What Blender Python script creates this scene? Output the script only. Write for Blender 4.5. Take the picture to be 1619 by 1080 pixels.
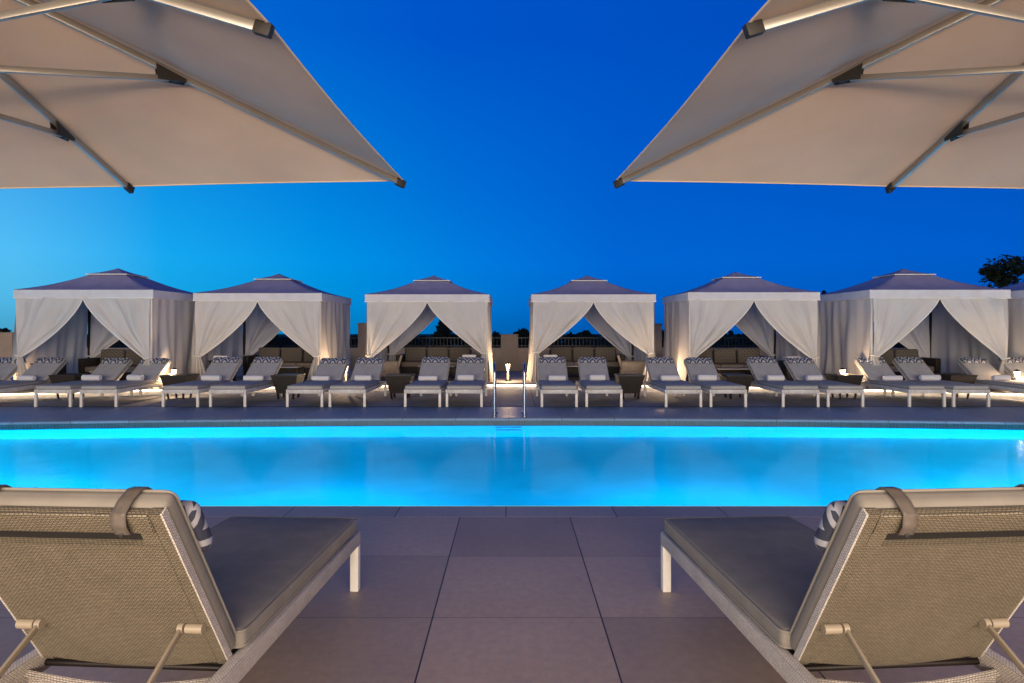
import bpy, bmesh, math, random
from mathutils import Vector, Matrix
PI = math.pi
R = math.radians
sc = bpy.context.scene
C = sc.collection
for o in list(bpy.data.objects):
    bpy.data.objects.remove(o)

# ------------------------------------------------------------ camera
FPX = 1000.0; CH = 1.45; VX = 808.0; VY = 520.0
cam = bpy.data.cameras.new('camera'); camo = bpy.data.objects.new('camera', cam); C.objects.link(camo)
camo.location = (0, 0, CH); camo.rotation_euler = (PI/2, 0, 0)
cam.sensor_width = 36; cam.lens = FPX/1619*36
cam.shift_x = (809.5-VX)/1619; cam.shift_y = -(540-VY)/1619
cam.clip_start = 0.05; cam.clip_end = 3000
sc.camera = camo

# ------------------------------------------------------------ world: dusk sky by direction
w = bpy.data.worlds.new('World'); sc.world = w; w.use_nodes = True
nt = w.node_tree; N = nt.nodes; L = nt.links; N.clear()
def nd(t, **k):
    n = N.new(t)
    for a, b in k.items(): setattr(n, a, b)
    return n
def ramp(nodes, stops, interp='EASE'):
    r = nodes.new('ShaderNodeValToRGB'); e = r.color_ramp; e.interpolation = interp
    while len(e.elements) > 1: e.elements.remove(e.elements[-1])
    e.elements[0].position = stops[0][0]; e.elements[0].color = (*stops[0][1], 1)
    for p, c in stops[1:]:
        x = e.elements.new(p); x.color = (*c, 1)
    return r
tc = nd('ShaderNodeTexCoord'); sx = nd('ShaderNodeSeparateXYZ'); L.new(tc.outputs['Generated'], sx.inputs[0])
az = nd('ShaderNodeMath', operation='MULTIPLY_ADD'); L.new(sx.outputs['X'], az.inputs[0]); az.inputs[1].default_value = .5; az.inputs[2].default_value = .5
def S(r, g, b):
    f = lambda v: ((v/255+.055)/1.055)**2.4 if v > 10 else v/255/12.92
    return (f(r), f(g), f(b))
low = ramp(N, [(0, S(85, 190, 240)), (.19, S(90, 202, 252)), (.26, S(25, 178, 246)), (.36, S(0, 156, 236)), (.47, S(0, 130, 227)), (.58, S(0, 106, 215)), (.8, S(0, 97, 208)), (1, S(0, 70, 170))], 'LINEAR')
high = ramp(N, [(0, S(0, 110, 215)), (.2, S(0, 112, 216)), (.45, S(0, 84, 200)), (.7, S(0, 76, 188)), (1, S(0, 60, 160))], 'LINEAR')
L.new(az.outputs[0], low.inputs[0]); L.new(az.outputs[0], high.inputs[0])
er = ramp(N, [(0, (0, 0, 0)), (.05, (.03,)*3), (.2, (.5,)*3), (.42, (1,)*3)], 'LINEAR'); L.new(sx.outputs['Z'], er.inputs[0])
mx = nd('ShaderNodeMixRGB'); L.new(er.outputs[0], mx.inputs[0]); L.new(low.outputs[0], mx.inputs[1]); L.new(high.outputs[0], mx.inputs[2])
# a slightly darker belt right at the horizon
hb = ramp(N, [(0, (.62,)*3), (.035, (.8,)*3), (.10, (1,)*3)], 'LINEAR'); L.new(sx.outputs['Z'], hb.inputs[0])
m2 = nd('ShaderNodeMixRGB', blend_type='MULTIPLY'); m2.inputs[0].default_value = 1; L.new(mx.outputs[0], m2.inputs[1]); L.new(hb.outputs[0], m2.inputs[2])
zb = ramp(N, [(.46, (1,)*3), (.75, (.45,)*3), (1, (.35,)*3)], 'LINEAR'); L.new(sx.outputs['Z'], zb.inputs[0])
m3 = nd('ShaderNodeMixRGB', blend_type='MULTIPLY'); m3.inputs[0].default_value = 1; L.new(m2.outputs[0], m3.inputs[1]); L.new(zb.outputs[0], m3.inputs[2])
yb_ = nd('ShaderNodeMath', operation='MULTIPLY_ADD'); L.new(sx.outputs['Y'], yb_.inputs[0]); yb_.inputs[1].default_value = .5; yb_.inputs[2].default_value = .5
yb = ramp(N, [(.30, (.40,)*3), (.62, (1,)*3)], 'LINEAR'); L.new(yb_.outputs[0], yb.inputs[0])
m4 = nd('ShaderNodeMixRGB', blend_type='MULTIPLY'); m4.inputs[0].default_value = 1; L.new(m3.outputs[0], m4.inputs[1]); L.new(yb.outputs[0], m4.inputs[2])
bg = nd('ShaderNodeBackground'); L.new(m4.outputs[0], bg.inputs[0]); bg.inputs[1].default_value = 1.0
wo = nd('ShaderNodeOutputWorld'); L.new(bg.outputs[0], wo.inputs[0])

# ------------------------------------------------------------ lamps: added fills and pool lights
def area(name, loc, rot, sx_, sy_, power, col, spread=180):
    l = bpy.data.lights.new(name, 'AREA'); l.shape = 'RECTANGLE'; l.size = sx_; l.size_y = sy_; l.energy = power; l.color = col; l.spread = R(spread)
    o = bpy.data.objects.new(name, l); C.objects.link(o); o.location = loc; o.rotation_euler = rot
    return o
def point(name, loc, power, col, rad=.05):
    l = bpy.data.lights.new(name, 'POINT'); l.energy = power; l.color = col; l.shadow_soft_size = rad
    o = bpy.data.objects.new(name, l); C.objects.link(o); o.location = loc
    return o
# added unseen fill standing in for hotel lighting behind the photographer
area('terrace_light', (0, -15, 3.3), (R(88), 0, 0), 26, 5.6, 6700, (1.0, .84, .66))
# added unseen fill aimed upward to warm the umbrella undersides
area('terrace_uplight', (0, -3.4, 1.35), (R(124), 0, 0), 9, .4, 285, (1.0, .69, .45), 140)
# underwater pool lights, set in the near wall
for i, x in enumerate((-12.2, -9, -5.6, -2, 2, 5.6, 9, 12.2)):
    pw = (1100, 740, 420, 270, 270, 420, 740, 1100)[i]
    area('pool_light', (x, 5.26, -.55), (R(90), 0, 0), .5, .3, pw, (.015, (.62, .58, .50, .43, .43, .50, .58, .62)[i], .95))

sc.view_settings.view_transform = 'Standard'; sc.view_settings.look = 'None'
sc.view_settings.exposure = 0; sc.view_settings.gamma = 1
sc.cycles.use_denoising = True
sc.cycles.max_bounces = 8; sc.cycles.transparent_max_bounces = 12
sc.cycles.sample_clamp_indirect = 4
sc.cycles.caustics_reflective = False; sc.cycles.caustics_refractive = True

# ------------------------------------------------------------ materials
def mat(name, col, rough=.6, metal=0, var=.12, vscale=6, bump=0, bscale=60, coord='Object', spec=.5, stretch=None):
    m = bpy.data.materials.new(name); m.use_nodes = True
    t = m.node_tree; n = t.nodes; l = t.links
    b = n['Principled BSDF']; b.inputs['Roughness'].default_value = rough; b.inputs['Metallic'].default_value = metal
    b.inputs['Specular IOR Level'].default_value = spec
    tcn = n.new('ShaderNodeTexCoord'); src = tcn.outputs[coord]
    if stretch:
        mp = n.new('ShaderNodeMapping'); mp.inputs['Scale'].default_value = stretch; l.new(src, mp.inputs[0]); src = mp.outputs[0]
    no = n.new('ShaderNodeTexNoise'); no.inputs['Scale'].default_value = vscale; no.inputs['Detail'].default_value = 6; l.new(src, no.inputs['Vector'])
    rp = ramp(n, [(.3, tuple(c*(1-var) for c in col)), (.7, tuple(min(1, c*(1+var)) for c in col))], 'LINEAR'); l.new(no.outputs['Fac'], rp.inputs[0])
    l.new(rp.outputs[0], b.inputs['Base Color'])
    if bump:
        nb = n.new('ShaderNodeTexNoise'); nb.inputs['Scale'].default_value = bscale; nb.inputs['Detail'].default_value = 4; l.new(src, nb.inputs['Vector'])
        bp = n.new('ShaderNodeBump'); bp.inputs['Strength'].default_value = bump; bp.inputs['Distance'].default_value = .01
        l.new(nb.outputs['Fac'], bp.inputs['Height']); l.new(bp.outputs[0], b.inputs['Normal'])
    return m
def add_translucent(m, fac, col):
    t = m.node_tree; n = t.nodes; l = t.links
    b = n['Principled BSDF']; o = n['Material Output']
    tr = n.new('ShaderNodeBsdfTranslucent'); tr.inputs[0].default_value = (*col, 1)
    mi = n.new('ShaderNodeMixShader'); mi.inputs[0].default_value = fac
    l.new(b.outputs[0], mi.inputs[1]); l.new(tr.outputs[0], mi.inputs[2]); l.new(mi.outputs[0], o.inputs[0])
def emit(name, col, st):
    m = bpy.data.materials.new(name); m.use_nodes = True; n = m.node_tree.nodes
    b = n['Principled BSDF']; b.inputs['Base Color'].default_value = (*col, 1)
    b.inputs['Emission Color'].default_value = (*col, 1); b.inputs['Emission Strength'].default_value = st
    return m
def mth(n, l, op, a, b=None, c=None):
    x = n.new('ShaderNodeMath'); x.operation = op
    for i, v in enumerate((a, b, c)):
        if v is None: continue
        if isinstance(v, (int, float)): x.inputs[i].default_value = v
        else: l.new(v, x.inputs[i])
    return x.outputs[0]

def tile_mat(name, col, wx, ox, wy, oy, groove=.004, rough=.5, colg=(.02, .018, .02), rowless=False):
    """paving slabs in metres: grooves every wx (offset ox) and wy (offset oy); each slab its own shade"""
    m = mat(name, col, rough, var=.07, vscale=1.3, bump=.12, bscale=70)
    n = m.node_tree.nodes; l = m.node_tree.links; b = n['Principled BSDF']
    t = n.new('ShaderNodeTexCoord'); s = n.new('ShaderNodeSeparateXYZ'); l.new(t.outputs['Object'], s.inputs[0])
    fx = mth(n, l, 'DIVIDE', mth(n, l, 'SUBTRACT', s.outputs['X'], ox), wx)
    fy = mth(n, l, 'DIVIDE', mth(n, l, 'SUBTRACT', s.outputs['Y'], oy), wy)
    def dist(f, w_):
        fr = mth(n, l, 'FRACT', f); d = mth(n, l, 'MINIMUM', fr, mth(n, l, 'SUBTRACT', 1.0, fr))
        return mth(n, l, 'LESS_THAN', mth(n, l, 'MULTIPLY', d, w_), groove)
    gx = dist(fx, wx); gy = mth(n, l, 'MULTIPLY', dist(fy, wy), .55)
    g = mth(n, l, 'MAXIMUM', gx, gy)
    cb = n.new('ShaderNodeCombineXYZ'); l.new(mth(n, l, 'FLOOR', fx), cb.inputs[0]); l.new(mth(n, l, 'FLOOR', fy), cb.inputs[1])
    wn = n.new('ShaderNodeTexWhiteNoise'); l.new(cb.outputs[0], wn.inputs['Vector'])
    sh = mth(n, l, 'MULTIPLY_ADD', wn.outputs['Value'], .30, .85)
    # fine speckle
    ns = n.new('ShaderNodeTexNoise'); ns.inputs['Scale'].default_value = 22; ns.inputs['Detail'].default_value = 8; l.new(t.outputs['Object'], ns.inputs['Vector'])
    sh2 = mth(n, l, 'MULTIPLY', sh, mth(n, l, 'MULTIPLY_ADD', ns.outputs['Fac'], .5, .75))
    old = b.inputs['Base Color'].links[0].from_socket
    mu = n.new('ShaderNodeMixRGB'); mu.blend_type = 'MULTIPLY'; mu.inputs[0].default_value = 1; l.new(old, mu.inputs[1]); l.new(sh2, mu.inputs[2])
    mg = n.new('ShaderNodeMixRGB'); l.new(g, mg.inputs[0]); l.new(mu.outputs[0], mg.inputs[1]); mg.inputs[2].default_value = (*colg, 1)
    l.new(mg.outputs[0], b.inputs['Base Color'])
    ob = b.inputs['Normal'].links[0].from_node
    bp = n.new('ShaderNodeBump'); bp.inputs['Strength'].default_value = .6; bp.inputs['Distance'].default_value = .004; bp.invert = True
    l.new(g, bp.inputs['Height']); l.new(ob.outputs[0], bp.inputs['Normal']); l.new(bp.outputs[0], b.inputs['Normal'])
    rr = n.new('ShaderNodeMapRange'); rr.inputs[3].default_value = rough-.1; rr.inputs[4].default_value = rough+.15; l.new(ns.outputs['Fac'], rr.inputs[0]); l.new(rr.outputs[0], b.inputs['Roughness'])
    return m

def wicker_mat(name, col, bw=.013, rh=.0065, dark=.16, rough=.5, flip=False):
    m = bpy.data.materials.new(name); m.use_nodes = True; n = m.node_tree.nodes; l = m.node_tree.links
    b = n['Principled BSDF']; b.inputs['Roughness'].default_value = rough
    t = n.new('ShaderNodeTexCoord'); nz = n.new('ShaderNodeTexNoise'); nz.inputs['Scale'].default_value = 26; nz.inputs['Detail'].default_value = 2
    l.new(t.outputs['UV'], nz.inputs['Vector'])
    va = n.new('ShaderNodeVectorMath'); va.operation = 'SCALE'; l.new(nz.outputs['Color'], va.inputs[0]); va.inputs[3].default_value = .004
    ad = n.new('ShaderNodeVectorMath'); ad.operation = 'ADD'; l.new(t.outputs['UV'], ad.inputs[0]); l.new(va.outputs[0], ad.inputs[1])
    src = ad.outputs[0]
    if flip:
        mp = n.new('ShaderNodeMapping'); mp.inputs['Rotation'].default_value = (0, 0, PI/2); l.new(src, mp.inputs[0]); src = mp.outputs[0]
    br = n.new('ShaderNodeTexBrick'); l.new(src, br.inputs['Vector']); br.offset = .5
    br.inputs['Scale'].default_value = 1; br.inputs['Brick Width'].default_value = bw; br.inputs['Row Height'].default_value = rh
    br.inputs['Mortar Size'].default_value = .0013; br.inputs['Mortar Smooth'].default_value = .7
    br.inputs['Color1'].default_value = (*[c*1.12 for c in col], 1); br.inputs['Color2'].default_value = (*[c*.86 for c in col], 1)
    br.inputs['Mortar'].default_value = (*[c*dark for c in col], 1)
    n2 = n.new('ShaderNodeTexNoise'); n2.inputs['Scale'].default_value = 5; n2.inputs['Detail'].default_value = 5; l.new(t.outputs['UV'], n2.inputs['Vector'])
    mu = n.new('ShaderNodeMixRGB'); mu.blend_type = 'MULTIPLY'; mu.inputs[0].default_value = 1; l.new(br.outputs['Color'], mu.inputs[1])
    l.new(mth(n, l, 'MULTIPLY_ADD', n2.outputs['Fac'], .5, .75), mu.inputs[2]); l.new(mu.outputs[0], b.inputs['Base Color'])
    bp = n.new('ShaderNodeBump'); bp.inputs['Strength'].default_value = .9; bp.inputs['Distance'].default_value = .0025; bp.invert = True
    l.new(br.outputs['Fac'], bp.inputs['Height']); l.new(bp.outputs[0], b.inputs['Normal'])
    return m

def pattern_mat(name, base, ink, kind='chevron', sc_=14.0):
    """printed fabric, UV in metres"""
    m = mat(name, base, .85, var=.06, vscale=20, bump=.2, bscale=300)
    n = m.node_tree.nodes; l = m.node_tree.links; b = n['Principled BSDF']
    t = n.new('ShaderNodeTexCoord'); s = n.new('ShaderNodeSeparateXYZ'); l.new(t.outputs['UV'], s.inputs[0])
    px = mth(n, l, 'PINGPONG', s.outputs['X'], 1/sc_)
    if kind == 'chevron':
        ph = mth(n, l, 'ADD', mth(n, l, 'MULTIPLY', px, 1.5), s.outputs['Y'])
        f = mth(n, l, 'FRACT', mth(n, l, 'MULTIPLY', ph, sc_*.75)); g = mth(n, l, 'LESS_THAN', f, .38)
    else:
        py = mth(n, l, 'PINGPONG', s.outputs['Y'], 1/sc_)
        f = mth(n, l, 'FRACT', mth(n, l, 'MULTIPLY', mth(n, l, 'ADD', px, py), sc_*1.5)); g = mth(n, l, 'LESS_THAN', f, .4)
    mg = n.new('ShaderNodeMixRGB'); l.new(g, mg.inputs[0]); mg.inputs[2].default_value = (*ink, 1)
    l.new(b.inputs['Base Color'].links[0].from_socket, mg.inputs[1]); l.new(mg.outputs[0], b.inputs['Base Color'])
    return m

M = {}
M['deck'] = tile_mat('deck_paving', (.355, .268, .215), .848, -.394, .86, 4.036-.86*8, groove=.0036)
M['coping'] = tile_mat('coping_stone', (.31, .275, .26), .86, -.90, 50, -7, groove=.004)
M['far_deck'] = tile_mat('far_paving', (.21, .22, .26), .848, -.394, .86, 11.82, groove=.006, rough=.75)  # cooler than the near deck; bluish dusk light put into the base colour
M['border'] = tile_mat('blue_lit_border', (.10, .20, .33), .86, -.90, 50, -7, groove=.004, rough=.45)  # blue cast of sky and pool light painted into the border colour
M['far_coping'] = tile_mat('far_coping_stone', (.11, .18, .27), .86, -.90, 50, -7, groove=.004, rough=.4)  # same blue light cast painted into the coping colour
M['platform'] = tile_mat('platform_paving', (.33, .30, .28), .9, 0, .9, 0)
M['riser'] = mat('riser_plaster', (.62, .57, .50), .7, bump=.2)
M['terrain'] = mat('terrain_grass', (.03, .045, .02), .9, var=.4, vscale=.2)
M['stucco'] = mat('stucco', (.48, .37, .26), .85, var=.1, vscale=2, bump=.5, bscale=90)
M['rail'] = mat('dark_metal', (.02, .02, .022), .4, .6)
M['bronze'] = mat('bronze_post', (.025, .02, .018), .45, .5)
M['curtain'] = mat('curtain_canvas', (.74, .715, .69), .9, var=.05, vscale=3, bump=.35, bscale=14, stretch=(1, 1, .3), spec=.15)
add_translucent(M['curtain'], .28, (.6, .56, .52))
M['valance'] = mat('valance_canvas', (.62, .61, .63), .85, var=.05, bump=.15, bscale=20, spec=.2)
M['hem'] = mat('pale_hem', (.78, .75, .70), .8, var=.04)
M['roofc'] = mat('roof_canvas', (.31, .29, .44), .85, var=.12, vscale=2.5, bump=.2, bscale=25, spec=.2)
M['umb'] = mat('umbrella_canvas', (.62, .52, .405), .9, var=.08, vscale=2.2, bump=.5, bscale=3.5, spec=.15)
add_translucent(M['umb'], .10, (.5, .45, .42))
M['umb_rib'] = mat('anodised_rib', (.33, .315, .29), .36, .6, var=.06)
M['black'] = mat('black_plastic', (.010, .009, .009), .65, bump=.1)
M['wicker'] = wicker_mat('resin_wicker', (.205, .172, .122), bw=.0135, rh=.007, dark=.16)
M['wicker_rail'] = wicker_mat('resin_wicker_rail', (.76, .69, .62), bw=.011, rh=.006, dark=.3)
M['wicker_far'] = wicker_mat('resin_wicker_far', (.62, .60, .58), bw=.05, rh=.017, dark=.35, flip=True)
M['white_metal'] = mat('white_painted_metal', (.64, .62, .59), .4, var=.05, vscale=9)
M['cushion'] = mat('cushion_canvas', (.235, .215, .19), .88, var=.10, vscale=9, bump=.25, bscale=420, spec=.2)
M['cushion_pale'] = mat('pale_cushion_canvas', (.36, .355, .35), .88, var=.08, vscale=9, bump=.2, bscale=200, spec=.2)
M['piping'] = mat('cushion_piping', (.24, .22, .19), .85, var=.05)
M['tan_metal'] = mat('tan_painted_metal', (.30, .25, .185), .42, var=.06, vscale=9)
M['strap'] = mat('leather_strap', (.12, .10, .085), .55, var=.15, vscale=30, bump=.2, bscale=200)
M['chevron'] = pattern_mat('chevron_print', (.05, .055, .085), (.46, .46, .50), 'chevron', 13)
M['towel'] = pattern_mat('towel_print', (.78, .78, .80), (.38, .40, .46), 'diamond', 34)
M['white_towel'] = mat('terry_cloth', (.8, .78, .78), .95, var=.05, bump=.6, bscale=300)
M['dark_wicker'] = wicker_mat('dark_wicker', (.028, .022, .017), bw=.04, rh=.012, dark=.3)
M['dark_pattern'] = pattern_mat('dark_lattice_print', (.07, .058, .05), (.13, .115, .10), 'diamond', 9)
M['sofa_seat'] = mat('sofa_canvas', (.20, .17, .145), .9, var=.1, bump=.2)
M['tan_chair'] = wicker_mat('tan_wicker', (.42, .33, .24), bw=.04, rh=.014, dark=.4)
M['tabletop'] = mat('table_stone', (.42, .38, .33), .35, var=.1)
M['chrome'] = mat('brushed_steel', (.42, .43, .45), .26, 1.0, var=.04)
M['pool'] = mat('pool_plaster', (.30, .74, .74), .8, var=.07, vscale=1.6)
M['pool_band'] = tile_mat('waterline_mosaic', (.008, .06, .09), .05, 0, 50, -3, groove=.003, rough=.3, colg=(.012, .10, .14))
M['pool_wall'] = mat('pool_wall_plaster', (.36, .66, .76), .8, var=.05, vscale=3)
M['led'] = emit('warm_led', (1, .80, .58), 16)
M['lamp_glass'] = emit('lamp_glass', (1, .74, .42), 5)
M['bark'] = mat('bark', (.05, .035, .025), .9, var=.3)
for i, c in enumerate(((.012, .03, .018), (.018, .034, .016), (.010, .024, .020))):
    M['leaf%d' % i] = mat('leaf', c, .75, var=.45, vscale=1.5)
# water
wm = bpy.data.materials.new('pool_water'); wm.use_nodes = True; n = wm.node_tree.nodes; l = wm.node_tree.links; n.clear()
o_ = n.new('ShaderNodeOutputMaterial'); tr = n.new('ShaderNodeBsdfRefraction'); tr.inputs['IOR'].default_value = 1.33; tr.inputs['Roughness'].default_value = .0; tr.inputs[0].default_value = (.22, .9, 1, 1)
gl = n.new('ShaderNodeBsdfGlossy'); gl.inputs['Roughness'].default_value = .10; gl.inputs[0].default_value = (.18, .20, .23, 1)
fr = n.new('ShaderNodeFresnel'); fr.inputs[0].default_value = 1.33
t_ = n.new('ShaderNodeTexCoord'); mp = n.new('ShaderNodeMapping'); mp.inputs['Scale'].default_value = (1.1, .8, 1); l.new(t_.outputs['Object'], mp.inputs[0])
nz = n.new('ShaderNodeTexNoise'); nz.inputs['Scale'].default_value = 3.4; nz.inputs['Detail'].default_value = 4; l.new(mp.outputs[0], nz.inputs['Vector'])
bp = n.new('ShaderNodeBump'); bp.inputs['Strength'].default_value = .22; bp.inputs['Distance'].default_value = .02; l.new(nz.outputs['Fac'], bp.inputs['Height'])
l.new(bp.outputs[0], gl.inputs['Normal']); l.new(bp.outputs[0], tr.inputs['Normal'])
mi = n.new('ShaderNodeMixShader'); l.new(fr.outputs[0], mi.inputs[0]); l.new(tr.outputs[0], mi.inputs[1]); l.new(gl.outputs[0], mi.inputs[2]); l.new(mi.outputs[0], o_.inputs[0])
M['water'] = wm

# ------------------------------------------------------------ mesh helpers
class MB:
    def __init__(s): s.b = bmesh.new()
    def box(s, c, d, bev=0, seg=2, rot=None):
        t = bmesh.new(); bmesh.ops.create_cube(t, size=1)
        for v in t.verts: v.co = Vector((v.co.x*d[0], v.co.y*d[1], v.co.z*d[2]))
        if bev: bmesh.ops.bevel(t, geom=list(t.edges), offset=bev, segments=seg, profile=.5, affect='EDGES')
        m = Matrix.Translation(Vector(c)) @ (rot.to_4x4() if rot else Matrix())
        for v in t.verts: v.co = m @ v.co
        s.merge(t); return s
    def merge(s, t):
        mp = {v: s.b.verts.new(v.co) for v in t.verts}
        for f in t.faces:
            try: s.b.faces.new([mp[v] for v in f.verts])
            except ValueError: pass
        t.free()
    def bar(s, a, b, w, h, bev=0, up=(0, 0, 1)):
        a = Vector(a); b = Vector(b); d = (b-a); ln = d.length; y = d.normalized()
        x = y.cross(Vector(up)); x = x.normalized() if x.length > 1e-4 else Vector((1, 0, 0)); z = x.cross(y)
        rot = Matrix((x, y, z)).transposed()
        return s.box((a+b)/2, (w, ln, h), bev, 2, rot)
    def tube(s, pts, r, seg=10, closed=False, caps=True):
        pts = [Vector(p) for p in pts]; n_ = len(pts); rings = []
        rr = r if isinstance(r, (list, tuple)) else [r]*n_
        px = None
        for i, p in enumerate(pts):
            if closed: d = pts[(i+1) % n_]-pts[i-1]
            else: d = pts[min(i+1, n_-1)]-pts[max(i-1, 0)]
            d.normalize()
            if px is None:
                px = d.cross(Vector((0, 0, 1)));
                if px.length < 1e-3: px = Vector((1, 0, 0))
            px = (px-d*px.dot(d)).normalized(); py = d.cross(px)
            rings.append([s.b.verts.new(p+rr[i]*(math.cos(2*PI*k/seg)*px+math.sin(2*PI*k/seg)*py)) for k in range(seg)])
        m = n_ if closed else n_-1
        for i in range(m):
            A = rings[i]; B = rings[(i+1) % n_]
            for k in range(seg): s.b.faces.new((A[k], A[(k+1) % seg], B[(k+1) % seg], B[k]))
        if caps and not closed:
            s.b.faces.new(rings[0][::-1]); s.b.faces.new(rings[-1])
        return s
    def grid(s, f, nu, nv):
        v = [[s.b.verts.new(f(i/nu, j/nv)) for j in range(nv+1)] for i in range(nu+1)]
        for i in range(nu):
            for j in range(nv): s.b.faces.new((v[i][j], v[i+1][j], v[i+1][j+1], v[i][j+1]))
        return s
    def poly(s, pts): s.b.faces.new([s.b.verts.new(p) for p in pts]); return s
    def cushion(s, c, d, bev=.028, puff=.006, seed=0):
        t = bmesh.new(); bmesh.ops.create_cube(t, size=1)
        bmesh.ops.subdivide_edges(t, edges=list(t.edges), cuts=9, use_grid_fill=True)
        rnd = random.Random(seed); ph = rnd.random()*6
        hx, hy, hz = d[0]/2, d[1]/2, d[2]/2
        def place_(c_, h_):
            i_ = int(round((c_+.5)*10)); bb = min(bev, h_*.98)
            a_ = min(i_, 10-i_); sg = -1 if i_ < 5 else 1
            if a_ == 5: return 0
            return sg*((h_-(0, .18, .5, 1.0)[a_]*bb) if a_ < 4 else (h_-bb)*.5)
        for v in t.verts:
            q = Vector((place_(v.co.x, hx), place_(v.co.y, hy), place_(v.co.z, hz))); p = Vector((q.x/hx, q.y/hy, q.z/hz))
            i = Vector((max(-hx+bev, min(hx-bev, q.x)), max(-hy+bev, min(hy-bev, q.y)), max(-hz+bev, min(hz-bev, q.z))))
            e = q-i
            if e.length > 1e-6: q = i+e.normalized()*bev if e.length > bev*.5 else q
            k = (1-p.x**4)*(1-p.y**4)
            q.z += p.z*puff*k + .0025*math.sin(7*p.x+ph)*math.sin(5*p.y+ph)*k
            v.co = q+Vector(c)
        # move the inner rows toward the border so that the roundness has vertices
        s.merge(t); return s
    def build(s, name, m, parent=None, smooth=True, loc=None, rot=None):
        me = bpy.data.meshes.new(name); bmesh.ops.recalc_face_normals(s.b, faces=list(s.b.faces))
        uv = s.b.loops.layers.uv.new('UVMap')
        for f in s.b.faces:
            nn = f.normal; ax = max(range(3), key=lambda i: abs(nn[i]))
            a, b_ = ((1, 2), (0, 2), (0, 1))[ax]
            for lp in f.loops: lp[uv].uv = (lp.vert.co[a], lp.vert.co[b_])
            f.smooth = smooth
        if smooth:
            for e in s.b.edges:
                if len(e.link_faces) == 2 and e.calc_face_angle(0) > R(38): e.smooth = False
        s.b.to_mesh(me); s.b.free(); me.materials.append(m)
        o = bpy.data.objects.new(name, me); C.objects.link(o)
        if parent: o.parent = parent
        if loc: o.location = loc
        if rot: o.rotation_euler = rot
        return o
def tag(o, label=None, cat=None, group=None, kind=None):
    for k, v in (('label', label), ('category', cat), ('group', group), ('kind', kind)):
        if v: o[k] = v
    return o
def empty(name, loc, rz=0):
    o = bpy.data.objects.new(name, None); C.objects.link(o); o.location = loc; o.rotation_euler = (0, 0, rz); o.empty_display_size = .1
    return o
kids = {}
def copy_tree(o, parent=None):
    c = o.copy(); C.objects.link(c)
    if parent: c.parent = parent
    for ch in [x for x in bpy.data.objects if x.parent == o]: copy_tree(ch, c)
    return c
def PX(px, D): return (px-VX)*D/FPX
ORD = ['first', 'second', 'third', 'fourth', 'fifth', 'sixth', 'seventh', 'eighth', 'ninth', 'tenth']

# ------------------------------------------------------------ setting: deck, pool, platform
YN = 5.18          # near pool edge
XE = 14.0          # pool ends
WZ = -.12          # water level
FZ = -1.15          # pool floor as the grazing view shows it
def yfar(x): return 10.28-x*x/140.0
def yplat(x): return 15.15-x*x/52.0
def edge(f, n_=60, x0=-XE, x1=XE): return [(x0+(x1-x0)*i/n_, f(x0+(x1-x0)*i/n_)) for i in range(n_+1)]

MB().poly([(-900, -900, -6), (900, -900, -6), (900, 900, -6), (-900, 900, -6)]).build('ground', M['terrain'])['kind'] = 'structure'
b = MB()
b.box((0, (-12+YN-.31)/2, -.1), (48, YN-.31+12, .2))
tag(b.build('pool_deck', M['deck'], smooth=False), kind='structure')
b = MB(); b.box((0, YN-.155, -.1), (2*XE+.6, .304, .2), .012, 3); tag(b.build('near_coping', M['coping'], smooth=False), kind='structure')
for sgn in (-1, 1):
    b = MB(); b.box((sgn*(XE+.3+5.0), (YN-.31+18)/2, -.1), (10.0-.01, 18-YN+.30, .2)); tag(b.build('side_deck', M['deck'], smooth=False), kind='structure')
# far deck up to under the platform
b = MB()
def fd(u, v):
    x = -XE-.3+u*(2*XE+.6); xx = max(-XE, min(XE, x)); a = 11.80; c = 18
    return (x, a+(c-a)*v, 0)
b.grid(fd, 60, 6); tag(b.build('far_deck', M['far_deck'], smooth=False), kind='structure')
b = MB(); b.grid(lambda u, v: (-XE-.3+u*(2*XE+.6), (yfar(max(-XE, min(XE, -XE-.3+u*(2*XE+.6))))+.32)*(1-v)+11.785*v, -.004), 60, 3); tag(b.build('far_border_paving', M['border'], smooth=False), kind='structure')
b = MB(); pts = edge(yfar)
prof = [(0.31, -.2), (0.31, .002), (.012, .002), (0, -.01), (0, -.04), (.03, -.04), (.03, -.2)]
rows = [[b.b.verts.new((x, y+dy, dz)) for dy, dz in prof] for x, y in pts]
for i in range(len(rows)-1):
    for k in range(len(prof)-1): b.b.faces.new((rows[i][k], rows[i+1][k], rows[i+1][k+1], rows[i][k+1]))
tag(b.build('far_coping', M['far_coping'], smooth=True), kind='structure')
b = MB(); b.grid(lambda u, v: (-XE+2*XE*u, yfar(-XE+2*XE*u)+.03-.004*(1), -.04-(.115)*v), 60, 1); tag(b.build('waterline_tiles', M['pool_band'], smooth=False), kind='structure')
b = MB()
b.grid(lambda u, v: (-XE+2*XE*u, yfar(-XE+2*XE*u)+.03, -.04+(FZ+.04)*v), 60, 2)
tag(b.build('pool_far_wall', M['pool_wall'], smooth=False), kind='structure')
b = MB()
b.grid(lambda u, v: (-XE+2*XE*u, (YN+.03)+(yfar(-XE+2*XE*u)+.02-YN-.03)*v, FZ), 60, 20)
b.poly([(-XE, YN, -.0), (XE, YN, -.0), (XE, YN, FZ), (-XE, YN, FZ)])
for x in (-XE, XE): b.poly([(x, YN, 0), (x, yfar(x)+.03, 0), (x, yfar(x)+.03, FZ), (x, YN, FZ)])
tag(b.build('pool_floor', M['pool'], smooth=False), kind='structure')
b = MB(); b.grid(lambda u, v: (-XE+2*XE*u, YN+.01+(yfar(-XE+2*XE*u)+.025-YN-.01)*v, WZ), 60, 4); wo_ = b.build('water', M['water']); tag(wo_, kind='structure')
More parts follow.
